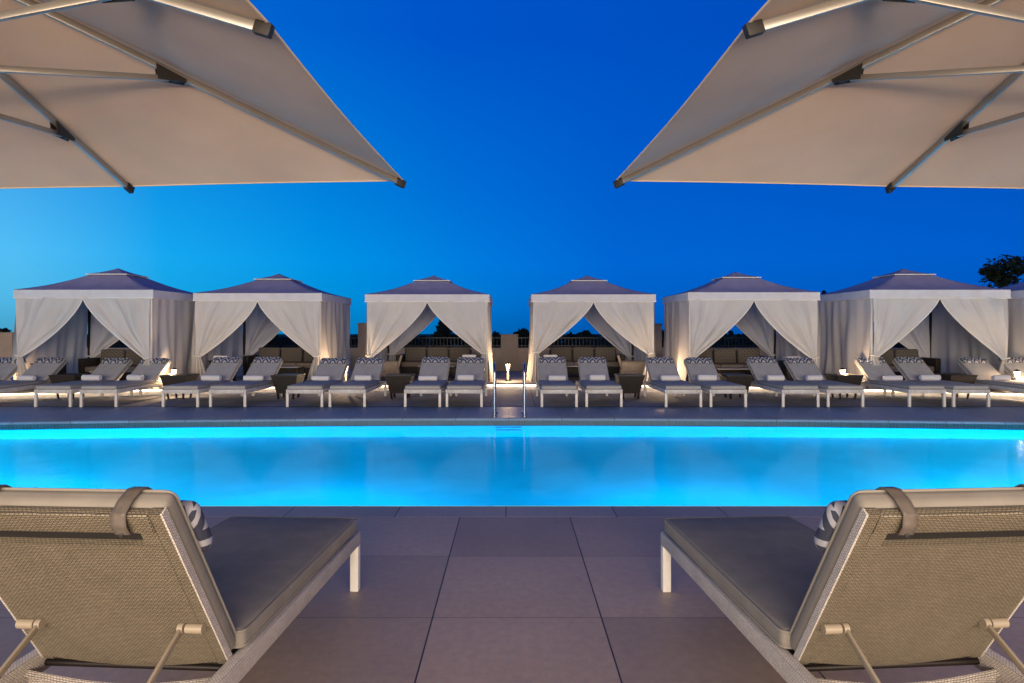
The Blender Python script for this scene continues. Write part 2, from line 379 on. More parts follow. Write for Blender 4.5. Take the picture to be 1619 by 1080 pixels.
if wo_.data.polygons[0].normal.z < 0: wo_.data.flip_normals()   # the surface faces up
# raised platform with a lit riser
NOSE = .05
b = MB(); pts = edge(yplat, 80, -20, 20)
prof = [(0, .10), (0, .146), (.006, .15), (12, .15)]
prof = [(0, .105), (0, .146), (.005, .15), (9, .15)]
rows = [[b.b.verts.new((x, (y if dy < 1 else 26)+(dy if dy < 1 else 0), dz)) for dy, dz in prof] for x, y in pts]
for i in range(len(rows)-1):
    for k in range(len(prof)-1): b.b.faces.new((rows[i][k], rows[i+1][k], rows[i+1][k+1], rows[i][k+1]))
rows = [[b.b.verts.new((x, y+dy, dz)) for dy, dz in ((0, .105), (NOSE, .105))] for x, y in pts]
for i in range(len(rows)-1): b.b.faces.new((rows[i][0], rows[i+1][0], rows[i+1][1], rows[i][1]))
tag(b.build('cabana_platform', M['platform'], smooth=False), kind='structure')
b = MB(); b.grid(lambda u, v: (-20+40*u, yplat(-20+40*u)+NOSE, .108*(1-v)-.002), 80, 1); tag(b.build('platform_riser', M['riser'], smooth=False), kind='structure')
b = MB(); pts = [(x, y+NOSE-.016, .094) for x, y in edge(yplat, 80, -15, 15)]
b.tube(pts, .008, 6); tag(b.build('light_strip', M['led']), 'glowing warm strip light running under the curved front edge of the cabana platform', 'light strip')

# ------------------------------------------------------------ parapet wall with railings
YW = 19.6
def zw(py): return CH-(py-VY)*YW/FPX
segs = []
piers = [(-12, 20, 527), (292, 312, 530), (566, 582, 512), (792, 819, 530), (1032, 1046, 513), (1296, 1316, 530), (1600, 1660, 527)]
b = MB(); b.box((0, YW+.12, (.15+zw(550))/2-.1), (44, .24, zw(550)-.15+.2), .008)
wroot = b.build('parapet_wall', M['stucco']); tag(wroot, 'low tan stucco wall running behind all the cabanas', 'wall')
for a, c, t in piers:
    x0 = PX(a, YW); x1 = PX(c, YW); z1 = zw(t)
    p = MB().box(((x0+x1)/2, YW+.12, (z1+.05)/2), (x1-x0, .30, z1-.05), .01).build('pier', M['stucco'], wroot)
    MB().box(((x0+x1)/2, YW+.12, z1+.015), (x1-x0+.04, .34, .028), .006).build('pier_cap', M['stucco'], p)
edges_ = [-22.0]+[v for a, c, t in piers for v in (PX(a, YW), PX(c, YW))]+[22.0]
rails = [(edges_[i], edges_[i+1]) for i in range(0, len(edges_), 2)]
where = ['left of the leftmost pier', 'behind the leftmost cabana', 'behind the second cabana from the left', 'behind the third cabana from the left', 'behind the fourth cabana from the left',
         'behind the fifth cabana from the left', 'behind the sixth cabana from the left', 'at the far right end']
for k, (x0, x1) in enumerate(rails):
    if x1-x0 < .2: continue
    g = empty('railing', ((x0+x1)/2, YW+.12, zw(550))); h = zw(533.5)-zw(550); W_ = x1-x0
    b = MB(); b.box((0, 0, h-.015), (W_, .05, .03)); b.box((0, 0, .06), (W_, .03, .02)); b.build('rail', M['rail'], g)
    b = MB(); nb = int(W_/.11)
    for i in range(nb+1): b.box((-W_/2+.01+(W_-.02)*i/nb, 0, h/2), (.014, .014, h-.03))
    b.build('balusters', M['rail'], g)
    tag(g, 'dark metal railing on the tan wall, the stretch '+where[k], 'railing', 'railings on the parapet wall')

# ------------------------------------------------------------ trees
def tree(name, x, y, z0, h, rad, label, cat, leafm, seed, conifer=False, n_=2600, ls=.17, group=None):
    rnd = random.Random(seed); r = empty(name, (x, y, z0))
    b = MB(); tp = [(0, 0, 0), (.1*rad*.3, 0, h*.3), (-.05*rad, .05, h*.6), (0, 0, h*(.97 if conifer else .86))]
    b.tube(tp, [h*.03, h*.024, h*.016, h*.004], 8)
    if not conifer:
        for k in range(7):
            a = rnd.random()*6.28; zz = h*(.3+.07*k); b.tube([(0, 0, zz), (math.cos(a)*rad*.35, math.sin(a)*rad*.35, zz+h*.1), (math.cos(a)*rad*.75, math.sin(a)*rad*.75, zz+h*.22)], [h*.012, h*.008, h*.003], 6)
    b.build('trunk', M['bark'], r)
    c = MB()
    clumps = []
    if conifer:
        for k in range(60):
            t = k/59; zz = h*(.12+.86*t); rr = rad*(1-t)**.9*(.75+.4*rnd.random())+.03; a = k*2.4
            clumps.append((math.cos(a)*rr*.6, math.sin(a)*rr*.6, h-(h-zz)*.55, rr*.55+.06, .35))
    else:
        for k in range(42):
            a = rnd.random()*6.28; zz = rnd.uniform(-1, 1); q = math.sqrt(max(0, 1-zz*zz))*rnd.uniform(.35, 1)
            hc = min(h*.34, rad*1.5); clumps.append((math.cos(a)*q*rad*.85, math.sin(a)*q*rad*.85, h-hc*1.12+zz*hc, rad*rnd.uniform(.13, .32), .6))
    for i in range(n_):
        cx, cy, cz, cr, fl = clumps[rnd.randrange(len(clumps))]
        d = Vector((rnd.gauss(0, 1), rnd.gauss(0, 1), rnd.gauss(0, 1))).normalized()*cr*rnd.random()**.4
        p = Vector((cx+d.x, cy+d.y, cz+d.z*fl))
        s_ = ls*rnd.uniform(.5, 1.3); u = Vector((rnd.gauss(0, 1), rnd.gauss(0, 1), rnd.gauss(0, 1))).normalized(); v = u.orthogonal().normalized()
        c.poly([p-u*s_, p+v*s_*.45, p+u*s_, p-v*s_*.45])
    me = c.build('crown', M[leafm], r, smooth=False)
    tag(r, label, cat, group); return r
def ytop(py, D): return CH-(py-VY)*D/FPX
tr_specs = [  # px centre, distance, top y, radius m
    (-20, 34, 512, 2.2), (12, 38, 514, 1.4), (95, 42, 520, 2.6), (160, 36, 522, 2.2), (335, 40, 524, 2.4), (415, 38, 527, 2.0), (455, 44, 526, 2.4), (492, 36, 528, 1.6), (556, 40, 527, 1.6), (610, 38, 524, 2.2), (650, 42, 528, 1.8), (735, 40, 527, 1.8), (783, 38, 524, 0.9), (826, 36, 519, 1.0), (872, 42, 528, 1.4), (926, 36, 522, 1.1), (965, 40, 527, 1.6), (1050, 40, 520, 1.4), (1110, 44, 524, 2.4), (1155, 38, 526, 1.6), (1200, 42, 524, 2.2), (1400, 38, 520, 2.4), (1460, 42, 522, 2.4), (1530, 40, 521, 2.6)]
def region(px):
    if px < 24: return 'at the far left edge beyond the wall'
    if px < 306: return 'behind the leftmost cabana'
    if px < 552: return 'behind the second cabana from the left'
    if px < 775: return 'behind the third cabana from the left'
    if px < 838: return 'beyond the wall in the middle gap between cabanas'
    if px < 1036: return 'behind the fourth cabana from the left'
    if px < 1295: return 'behind the fifth cabana from the left'
    return 'behind the sixth cabana from the left'
cnt = {}; tot = {}
for s in tr_specs: tot[region(s[0])] = tot.get(region(s[0]), 0)+1
for i, (px, D, ty, rad) in enumerate(tr_specs):
    rg = region(px); k = cnt.get(rg, 0); cnt[rg] = k+1; nn = tot[rg]
    pos = '' if nn == 1 else ((['left', 'right'] if nn == 2 else ['leftmost', 'middle', 'rightmost'] if nn == 3 else ['leftmost', 'second from left', 'third from left', 'fourth from left'])[k]+' of the ')
    lab = ('dark tree ' if nn == 1 else pos+'%s dark trees ' % ['', '', 'two', 'three', 'four'][nn])+rg
    top = ytop(ty, D)
    tree('tree', PX(px, D), D, -6, top+6, rad, lab, 'tree', 'leaf%d' % (i % 3), 40+i, group='dark trees beyond the terrace wall', n_=2000, ls=.2)
tree('conifer_tree', PX(700, 34), 34, -6, ytop(500, 34)+6, 1.35, 'pointed dark conifer seen through the third cabana from the left', 'tree', 'leaf0', 7, True, 3500, .16)
tree('broadleaf_tree', PX(1595, 30), 30, -6, ytop(402, 30)+6, 2.7, 'tall dark tree rising above the cabana roof at the right edge', 'tree', 'leaf1', 11, False, 9000, .15)
tree('slender_tree', PX(1303, 40), 40, -6, ytop(459, 40)+6, .6, 'thin dark treetop between the fifth and sixth cabanas', 'tree', 'leaf2', 12, True, 1500, .14)
# a far wooded belt that reads as one mass
b = MB(); rnd = random.Random(3)
for i in range(15000):
    x = rnd.uniform(-75, 75); y = rnd.uniform(62, 72)
    h = .75+.2*math.sin(x*.37)+.15*math.sin(x*.9+1)
    p = Vector((x, y, rnd.uniform(-6, h))); s_ = rnd.uniform(.25, .6); u = Vector((rnd.gauss(0, 1), rnd.gauss(0, .4), rnd.gauss(0, 1))).normalized(); v = u.cross(Vector((0, 1, 0))).normalized()
    b.poly([p-u*s_, p+v*s_*.6, p+u*s_, p-v*s_*.6])
tag(b.build('distant_woods', M['leaf2'], smooth=False), 'distant dark belt of woods on the horizon', 'woods', kind='stuff')

# ------------------------------------------------------------ cabanas
ZE = 2.283; ZV = 2.107; ZP = .15; ZT = .86
def sway(seed):
    rnd = random.Random(seed); ph = [rnd.random()*6.28 for _ in range(6)]
    return ph
def swept(name, parent, sx_, half, y, face, seed, overlap=0.0, ztie=ZT, back=False):
    """curtain panel hung from the valance and tied to the corner post"""
    ph = sway(seed); VT = .66
    ztie = ztie+.05*math.sin(ph[2]); kx = 1.12+.10*math.sin(ph[4])
    def f(u, v):
        topx = half-.035-u*(half-.035+overlap)
        tiex = half-.05-.09*u
        zt = ztie-.05*u
        if v <= VT:
            t = v/VT; tau = t**kx
            x = topx+(tiex-topx)*tau
            z = ZV+.02+(zt-ZV-.02)*(tau**(.72+.28*(1-u)) if u > 0 else tau)
            env = math.sin(PI*min(1, t*.95+.03))**.7
            sw = t*(1-.5*math.sin(PI*u)); dy0 = .055*math.sin(2*PI*(1.5+.1*ph[3])*sw+ph[5])*math.sin(PI*u)**.7*env
            dy = dy0+(.036*math.sin(2*PI*(1.5+.12*ph[1])*u+ph[0]+1.6*t)+.016*math.sin(2*PI*4.3*u+ph[1]+.8*t)+.005*math.sin(2*PI*11*u+ph[5]))*(.35+.65*env)*(1-.35*t)
            dy += .05*math.sin(PI*t)*math.sin(PI*u*1.6+ph[2]*.2)
            z -= .035*math.sin(2*PI*3*u+ph[3])*env*u
        else:
            t = (v-VT)/(1-VT); sp = .09+(.20*t**.8)
            x = half-.05-sp*u+.05*t*(1-u)
            z = zt+(ZP+.012-zt)*t
            dy = (.035*math.sin(2*PI*3.3*u+ph[0])+.02*math.sin(2*PI*6*u+ph[4]))*(.35+.8*t)
        return (sx_*x, y+face*(.02+dy), z)
    b = MB(); b.grid(f, 46, 60); o = b.build(name, M['curtain'], parent)
    # pale stitched hem along the swept edge
    h = MB(); pts = [Vector(f(1, k/60*VT)) for k in range(61)]; h.tube([p+Vector((0, face*.006, 0)) for p in pts], .013, 6); h.build('hem', M['hem'], o)
    t = MB(); zt = ztie-.025; tp = []
    for k in range(17):
        a = 2*PI*k/16; tp.append((sx_*(half-.09+.085*math.cos(a)), y+face*.02+.065*math.sin(a), zt+.015*math.cos(a)))
    t.tube(tp[:-1], .014, 6, closed=True); t.build('tieback', M['hem'], o)
    return o
def hung(name, parent, x, y0, y1, face, seed, topz=ZV+.02):
    """side curtain hanging nearly closed"""
    ph = sway(seed); rnd = random.Random(seed); pinch = rnd.uniform(-.05, .0)
    def f(u, v):
        y = y0+(y1-y0)*u
        mid = (y0+y1)/2; env = math.sin(PI*min(1, v*1.15))
        y = y+(mid-y)*pinch*env*.5*u
        dx = .034*math.sin(2*PI*3.1*u+ph[0]+1.9*math.sin(2.4*v+ph[1]))*(.25+.9*v)+.016*math.sin(2*PI*7.3*u+ph[2]+1.5*v)*(.4+.6*v)*(1+.6*math.sin(5*u+ph[4]))
        dx += .045*math.sin(2*PI*(1.1*u+.7*v)+ph[3])*v
        dx += .05*v**2
        return (x+face*dx, y, topz+(ZP+.01-topz)*v)
    b = MB(); b.grid(f, 90, 40); return b.build(name, M['curtain'], parent)
def cabana(k, pl, pr, D, dep, label, W_=2.95):
    x0 = PX(pl, D); x1 = PX(pr, D); hw = (x1-x0)/2; xc = (x0+x1)/2; hd = dep/2
    r = empty('cabana', (xc, D+hd, 0)); tag(r, label, 'cabana', 'white curtained cabanas along the platform')
    for sx_ in (-1, 1):
        for sy in (-1, 1):
            MB().box((sx_*(hw-.045), sy*(hd-.045), (ZP+ZE)/2), (.06, .06, ZE-ZP), .006).build('post', M['bronze'] if sy > 0 else M['white_metal'], r)
    # top frame
    b = MB()
    for sy in (-1, 1): b.box((0, sy*(hd-.045), ZE-.07), (2*hw-.16, .05, .05))
    for sx_ in (-1, 1): b.box((sx_*(hw-.045), 0, ZE-.07), (.05, 2*hd-.16, .05))
    c = .40
    for sx_ in (-1, 1):
        for sy in (-1, 1): b.bar((sx_*(hw-.08), sy*(hd-.08), ZE-.05), (sx_*c, sy*c, 2.60), .035, .035)
    b.build('roof_frame', M['bronze'], r)
    # roof, slightly concave hips
    b = MB(); E = .03
    def side(a0, a1, c0, c1):
        def f(u, v):
            e = Vector(a0).lerp(Vector(a1), u); t = Vector(c0).lerp(Vector(c1), u); p = e.lerp(t, v)
            p.z -= .045*math.sin(PI*v)+.012*math.sin(PI*u)*(1-v); return p
        b.grid(f, 16, 10)
    cx_, cy_, zc = .42, .40, 2.665
    P = [(-hw-E, -hd-E, ZE+.004), (hw+E, -hd-E, ZE+.004), (hw+E, hd+E, ZE+.004), (-hw-E, hd+E, ZE+.004)]; Q = [(-cx_, -cy_, zc), (cx_, -cy_, zc), (cx_, cy_, zc), (-cx_, cy_, zc)]
    for i in range(4): side(P[i], P[(i+1) % 4], Q[i], Q[(i+1) % 4])
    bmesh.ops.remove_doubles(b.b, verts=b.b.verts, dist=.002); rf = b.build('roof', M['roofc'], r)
    b = MB(); cx_, cy_ = .46, .44
    Pc = [(-cx_, -cy_, 2.69), (cx_, -cy_, 2.69), (cx_, cy_, 2.69), (-cx_, cy_, 2.69)]
    for i in range(4):
        a0 = Pc[i]; a1 = Pc[(i+1) % 4]
        b.grid(lambda u, v: Vector(a0).lerp(Vector(a1), u).lerp(Vector((0, 0, 2.845)), v)-Vector((0, 0, .02*math.sin(PI*v)))+Vector((0, 0, .01*v)), 8, 6)
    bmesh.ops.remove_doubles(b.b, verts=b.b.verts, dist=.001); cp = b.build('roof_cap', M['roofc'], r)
    b = MB(); b.tube([Vector(p)+Vector((0, 0, -.008)) for p in Pc], .013, 6, closed=True); b.build('cap_trim', M['hem'], cp)
    # valance
    b = MB(); o_ = hw+.02; q_ = hd+.02; th = .012
    for sy in (-1, 1): b.box((0, sy*q_, (ZE+ZV)/2), (2*o_+.012, th, ZE-ZV))
    for sx_ in (-1, 1): b.box((sx_*o_, 0, (ZE+ZV)/2), (th, 2*q_-.02, ZE-ZV-.002))
    va = b.build('valance', M['valance'], r)
    b = MB(); b.tube([(-o_-.006, -q_-.008, ZV), (o_+.006, -q_-.008, ZV), (o_+.006, q_+.008, ZV), (-o_-.006, q_+.008, ZV)], .012, 6, closed=True); b.build('valance_trim', M['hem'], va)
    for sx_ in (-1, 1):
        swept('front_curtain', r, sx_, hw, -hd, -1, 100+k*10+sx_)
        swept('back_curtain', r, sx_, hw-.02, hd-.09, 1, 200+k*10+sx_, overlap=(.35, .02, .12, .12, .02, .35, .1)[k], ztie=.74)
        hung('side_curtain', r, sx_*(hw-.01), -hd-.005, hd-.03, sx_, 300+k*10+sx_)
    return xc, D, hw, hd
caby = [(24.6, 241, 13.5, 2.35), (307.8, 507.6, 14.76, 2.7), (579, 772, 15.28, 2.6), (842, 1035, 15.3, 2.6), (1089, 1294, 14.4, 2.35), (1376, 1594.6, 13.5, 2.5), (1676, 1905, 12.7, 2.5)]
clab = ['leftmost white cabana with draped curtains', 'second white cabana from the left', 'third white cabana from the left, just left of the pool handrails', 'fourth white cabana from the left, just right of the pool handrails',
        'fifth white cabana from the left', 'sixth white cabana from the left, the last one seen whole', 'cabana cut off by the right edge, only its draped side showing']
cabs = [cabana(k, *c, clab[k]) for k, c in enumerate(caby)]
cname = ['the leftmost cabana', 'the second cabana from the left', 'the third cabana from the left', 'the fourth cabana from the left', 'the fifth cabana from the left', 'the sixth cabana from the left']

# furniture inside the cabanas
def sofa():
    r = empty('sofa', (0, 0, 0)); w_ = 2.1
    b = MB(); b.box((0, 0, .17), (w_, .78, .22), .01); 
    for sx_ in (-1, 1): b.box((sx_*(w_/2-.06), 0, .44), (.12, .78, .32), .015)
    b.box((0, .35, .5), (w_-.24, .08, .44), .015)
    for x in (-w_/2+.08, w_/2-.08):
        for y in (-.33, .33): b.box((x, y, .03), (.05, .05, .06))
    b.build('base', M['dark_wicker'], r)
    for i in range(3):
        MB().cushion(((i-1)*.61, -.04, .345), (.60, .68, .13), .03).build('seat_cushion', M['sofa_seat'], r)
        MB().cushion((0, 0, 0), (.58, .14, .40), .05, puff=0).build('back_cushion', M['dark_pattern'], r, loc=((i-1)*.61, .23, .60), rot=(R(-8), 0, 0))
    return r
def coffee():
    r = empty('coffee_table', (0, 0, 0))
    MB().box((0, 0, .335), (.95, .55, .03), .006).build('table_top', M['tabletop'], r)
    for sx_ in (-1, 1):
        for sy in (-1, 1): MB().box((sx_*.44, sy*.24, .16), (.04, .04, .32), .004).build('leg', M['bronze'], r)
    return r
def cabinet():
    r = empty('cabinet', (0, 0, 0))
    MB().box((0, 0, .27), (.46, .42, .50), .008).build('body', M['dark_wicker'], r)
    MB().box((0, 0, .535), (.50, .46, .025), .004).build('top', M['bronze'], r)
    MB().box((0, -.214, .27), (.40, .012, .44), .004).build('door', M['bronze'], r)
    return r
def folded():
    r = empty('folded_towels', (0, 0, 0))
    for k in range(2): MB().cushion((0, 0, .028+.055*k), (.36-.02*k, .26, .052), .02, .002, k).build('towel', M['white_towel'], r)
    return r
def armchair():
    r = empty('armchair', (0, 0, 0))
    b = MB(); b.box((0, 0, .2), (.6, .62, .18), .02); b.build('seat', M['tan_chair'], r)
    MB().cushion((0, -.02, .33), (.5, .52, .09), .03).build('seat_cushion', M['sofa_seat'], r)
    MB().box((0, 0, 0), (.58, .06, .42), .02).build('backrest', M['tan_chair'], r, loc=(0, .30, .44), rot=(R(-16), 0, 0))
    for sx_ in (-1, 1): MB().box((sx_*.30, -.02, .36), (.05, .58, .24), .02).build('arm', M['tan_chair'], r)
    for sx_ in (-1, 1):
        for sy in (-1, 1): MB().box((sx_*.26, sy*.26, .06), (.04, .04, .12)).build('leg', M['bronze'], r)
    return r
ps = sofa(); pc = coffee(); pk = cabinet(); pf = folded()
first = {}
def place(p, loc, rz, label, cat, group):
    key = p.name if p.name in first else None
    if id(p) not in first: first[id(p)] = 1; o = p
    else: o = copy_tree(p)
    o.location = loc; o.rotation_euler = (0, 0, rz); tag(o, label, cat, group); return o
for k in range(6):
    xc, D, hw, hd = cabs[k]
    place(ps, (xc, D+2*hd-.62, ZP), 0, 'dark cushioned sofa inside '+cname[k], 'sofa', 'sofas inside the cabanas')
    place(pc, (xc+(.1 if k < 3 else -.1), D+2*hd-1.35, ZP), 0, 'low coffee table with pale top inside '+cname[k], 'coffee table', 'coffee tables inside the cabanas')
for k, sgn, px in ((0, -1, 78), (1, -1, 352), (2, 1, 742), (3, -1, 870), (4, 1, 1252)):
    xc, D, hw, hd = cabs[k]; dd = D+.45; x = PX(px, dd)
    place(pk, (x, dd, ZP), 0, 'dark cabinet just inside '+cname[k], 'cabinet', 'dark cabinets inside the cabanas')
    place(pf, (x, dd, ZP+.548), 0, 'folded white towels on the dark cabinet in '+cname[k], 'towels', 'folded towels on the cabinets')
pa = armchair()
place(pa, (PX(612, 15.9), 15.95, ZP), R(-82), 'tan wicker armchair inside the third cabana from the left', 'armchair', 'tan armchairs in the middle cabanas')
place(pa, (PX(1000, 15.9), 15.95, ZP), R(82), 'tan wicker armchair inside the fourth cabana from the left', 'armchair', 'tan armchairs in the middle cabanas')

# ------------------------------------------------------------ path lights in the gaps
def pathlight():
    r = empty('path_light', (0, 0, 0))
    MB().box((0, 0, .01), (.12, .12, .02), .004).build('base', M['bronze'], r)
    MB().tube([(0, 0, .02), (0, 0, .30)], .026, 12).build('post', M['riser'], r)
    MB().tube([(0, 0, .30), (0, 0, .42)], [.032, .055], 14).build('glass', M['lamp_glass'], r)
    MB().tube([(0, 0, .422), (0, 0, .432), (0, 0, .47)], [.066, .066, .012], 14).build('cap', M['bronze'], r)
    return r
pp = pathlight()
for px, D, lab, pw in ((275, 13.62, 'glowing path light between the first and second cabanas from the left', 36), (547, 15.0, 'glowing path light between the second and third cabanas from the left', 30),
                   (803, 15.75, 'glowing path light between the pool handrails, in the middle gap', 34), (1047, 15.0, 'glowing path light between the fourth and fifth cabanas from the left', 26),
                   (1332, 13.55, 'glowing path light before the draped side of the sixth cabana', 36), (1608, 13.0, 'glowing path light beside the cabana cut off at the right edge', 36),
                   (4, 13.6, 'glowing path light at the left edge by the leftmost cabana', 44)):
    x = PX(px, D); place(pp, (x, D, ZP), 0, lab, 'path light', 'path lights between the cabanas')
    point('path_light_bulb', (x, D-.10, ZP+.36), pw, (1, .66, .36), .05)

# ------------------------------------------------------------ side tables between the loungers
def sidetable():
    r = empty('side_table', (0, 0, 0))
    b = MB(); n4 = 4
    def ring(s_, z): return [b.b.verts.new((sx_*s_, sy*s_, z)) for sx_, sy in ((-1, -1), (1, -1), (1, 1), (-1, 1))]
    rs = [ring(.18, .12), ring(.225, .30), ring(.265, .47), ring(.275, .48), ring(.275, .50), ring(.235, .50), ring(.235, .485)]
    for i in range(len(rs)-1):
        for k in range(4): b.b.faces.new((rs[i][k], rs[i][(k+1) % 4], rs[i+1][(k+1) % 4], rs[i+1][k]))
    b.b.faces.new(rs[0][::-1]); b.b.faces.new(rs[-1]); b.build('basket', M['dark_wicker'], r, smooth=False)
    MB().box((0, 0, .492), (.46, .46, .012), .003).build('table_top', M['bronze'], r)
    for sx_ in (-1, 1):
        for sy in (-1, 1): MB().bar((sx_*.15, sy*.15, 0), (sx_*.165, sy*.165, .13), .035, .035).build('leg', M['bronze'], r)
    return r
pt = sidetable()
tp = [(112, 13.25), (284, 13.2), (456, 13.2), (633, 13.2), (995, 13.2), (1163, 13.2), (1334, 13.2), (1510, 13.25)]
tl = ['between the loungers before the leftmost cabana', 'between the leftmost and second cabanas', 'before the right half of the second cabana', 'before the left half of the third cabana',
      'before the right half of the fourth cabana', 'before the left half of the fifth cabana', 'between the fifth and sixth cabanas', 'before the middle of the sixth cabana']
for (px, D), lab in zip(tp, tl):
    place(pt, (PX(px, D), D, 0), 0, 'dark tapered wicker side table '+lab, 'side table', 'dark wicker side tables between the loungers')

# ------------------------------------------------------------ loungers
def lounger(W_, ang, near):
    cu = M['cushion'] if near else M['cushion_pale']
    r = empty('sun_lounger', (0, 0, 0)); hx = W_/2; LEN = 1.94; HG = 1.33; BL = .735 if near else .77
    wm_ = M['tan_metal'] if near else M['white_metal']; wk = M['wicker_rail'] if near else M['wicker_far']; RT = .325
    for sx_ in (-1, 1):
        MB().box((sx_*(hx-.0225), LEN/2, RT-.037), (.045, LEN-.004, .074), .006).build('side_rail', wk, r)
        for y in (.024, LEN-.024):
            MB().box((sx_*(hx-.024), y, (RT-.074)/2+(0 if y > 1 else .0)), (.046, .046, RT-.076), .004).build('leg', M['white_metal'], r)
    MB().box((0, .0225, RT-.037), (W_-.092, .045, .074), .006).build('foot_rail', wk, r)
    MB().box((0, LEN-.0225, RT-.037), (W_-.092, .045, .074), .006).build('head_rail', wk, r)
    b = MB(); b.box((0, (HG+.045)/2+.01, RT-.030), (W_-.092, HG-.06, .022)); b.build('seat_panel', wk, r)
    MB().tube([(-hx+.046, HG+.02, RT-.045), (hx-.046, HG+.02, RT-.045)], .012, 10).build('hinge_bar', M['bronze'], r)
    b = MB(); b.grid(lambda u, v: (-hx+.046+(W_-.092)*u, HG+.10+.02*v, RT-.03-.035*math.sin(PI*u)-.012*v), 12, 2); b.grid(lambda u, v: (-hx+.046+(W_-.092)*u, HG+.10, RT-.03-.035*math.sin(PI*u)-.05*v), 12, 2); b.build('cross_panel', wk, r)
    # seat cushion with piping
    cw = W_-.035
    sc_ = MB().cushion((0, HG/2-.004, RT+.036), (cw, HG-.01, .072), .026, .006).build('seat_cushion', cu, r)
    def loop(x, y0, y1, z, rr=.03):
        pts = []
        for cx_, cy_, a0 in ((x-rr, y1-rr, 0), (-x+rr, y1-rr, 90), (-x+rr, y0+rr, 180), (x-rr, y0+rr, 270)):
            for q in range(5): a = R(a0+q*22.5); pts.append((cx_+rr*math.cos(a), cy_+rr*math.sin(a), z))
        return pts
    b = MB(); b.tube(loop(cw/2-.003, -.006, HG-.012, RT+.064), .0045, 6, closed=True); b.tube(loop(cw/2-.003, -.006, HG-.012, RT+.010), .0045, 6, closed=True); b.build('piping', M['piping'], sc_)
    # backrest, built flat: local y runs up the back, local z is its front
    bw = W_-.10; hb = bw/2; a = R(ang)
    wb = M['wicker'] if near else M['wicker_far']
    bk = MB(); T = .024
    bk.box((-hb+.0175, BL/2, -T/2), (.035, BL, T), .0012, 1); bk.box((hb-.0175, BL/2, -T/2), (.035, BL, T), .0012, 1)
    bk.box((0, BL-.0405, -T/2-.002), (bw-.068, .081, T+.008), .010, 3)
    bk.box((-hb+.0595, BL-.1065, -T/2), (.049, .052, T), 0); bk.box((hb-.0595, BL-.1065, -T/2), (.049, .052, T), 0)
    # main woven field with a bowed lower edge
    def fld(zz):
        def f(u, v):
            x = -hb+.035+u*(bw-.07); y0 = .012-.026*math.sin(PI*u); return (x, y0+(BL-.132-y0)*v, zz-(.006*math.sin(PI*u) if zz < -.01 else 0))
        return f
    bk.grid(fld(-.004), 10, 10); bk.grid(fld(-T), 10, 10)
    f1 = fld(-.004); f2 = fld(-T)
    for v_ in (0, 1):
        bk.grid(lambda u, v: Vector(f1(u, v_)).lerp(Vector(f2(u, v_)), v), 10, 1)
    back = bk.build('backrest', wb, r, loc=(0, HG+.015, RT-.012), rot=(a, 0, 0))
    for sg in (-1, 1): MB().box((sg*(hb+.0035), BL/2, -T/2+.001), (.0065, BL-.002, T+.004), .001, 1).build('edge_binding', wk, back)
    MB().box((0, BL-.106, -.0045), (bw-.16, .075, .002)).build('slot_shade', M['black'], back)  # black strip standing in for the shade inside the open slot
    bc = MB().cushion((0, BL/2+.006, .0335), (bw+.01, BL, .065), .024, .0, 3).build('back_cushion', cu, back)
    b = MB(); b.tube(loop(hb+.002, -.005+.03-.012, BL+.003, .060), .0045, 6, closed=True); b.build('piping', M['piping'], bc)
    # patterned head pillow hung over the top by two straps
    po = .20 if near else .085; pt_ = .08 if near else .05; pl = MB().cushion((0, BL-po, .062+pt_/2), (bw+.03 if near else bw-.05, .20 if near else .17, pt_), pt_*.46, .01 if near else .004, 4).build('head_pillow', M['chevron'], back)
    for sx_ in (-1, 1):
        b = MB(); x = sx_*(hb-.115); pts = [(BL-.16, .115), (BL-.08, .118), (BL+.004, .076), (BL+.017, .055), (BL+.018, .01), (BL+.006, -.032), (BL-.03, -.047), (BL-.066, -.044), (BL-.078, -.022), (BL-.080, .0)]
        wst = .022 if near else .017
        def sf(u, v):
            q = v*(len(pts)-1); i = min(int(q), len(pts)-2); t = q-i; y_ = pts[i][0]*(1-t)+pts[i+1][0]*t; z_ = pts[i][1]*(1-t)+pts[i+1][1]*t
            return (x+(u-.5)*2*wst-sx_*.02*(v-.5), y_, z_)
        b.grid(sf, 3, 36)
        st = b.build('strap', M['strap'], back); sol = st.modifiers.new('thick', 'SOLIDIFY'); sol.thickness = .005
        if near: MB().tube([(x-.0+sx_*-.006, BL-.062, -.052), (x+sx_*-.006, BL-.062, -.046)], .006, 10).build('stud', M['chrome'], st)
    # support arms
    for sx_ in (-1, 1):
        x = sx_*(hb-.045); lug = (x, .22, -T-.018)
        MB().tube([(x-.028, .22, -T-.012), (x+.028, .22, -T-.012)], .016, 14).build('hinge_lug', wm_, back)
        top = Vector((x-sx_*.044, HG+.015+.22*math.cos(a)+(T+.012)*math.sin(a), RT-.012+.22*math.sin(a)-(T+.012)*math.cos(a)))
        end = Vector((x-sx_*.044, min(LEN-.05, HG+.55), RT-.05))
        ar = MB(); ar.bar(top, end, .012, .022, .004); ar.tube([top-Vector((.009, 0, 0)), top+Vector((.009, 0, 0))], .0175, 14); ar.build('support_arm', wm_, r)
    return r
far = lounger(.69, 34, False)
fx = [-919, -842, -724, -651, -522, -448, -326, -259, -140, -74, 76, 147, 272, 343, 457, 529, 658, 727, 848, 919]
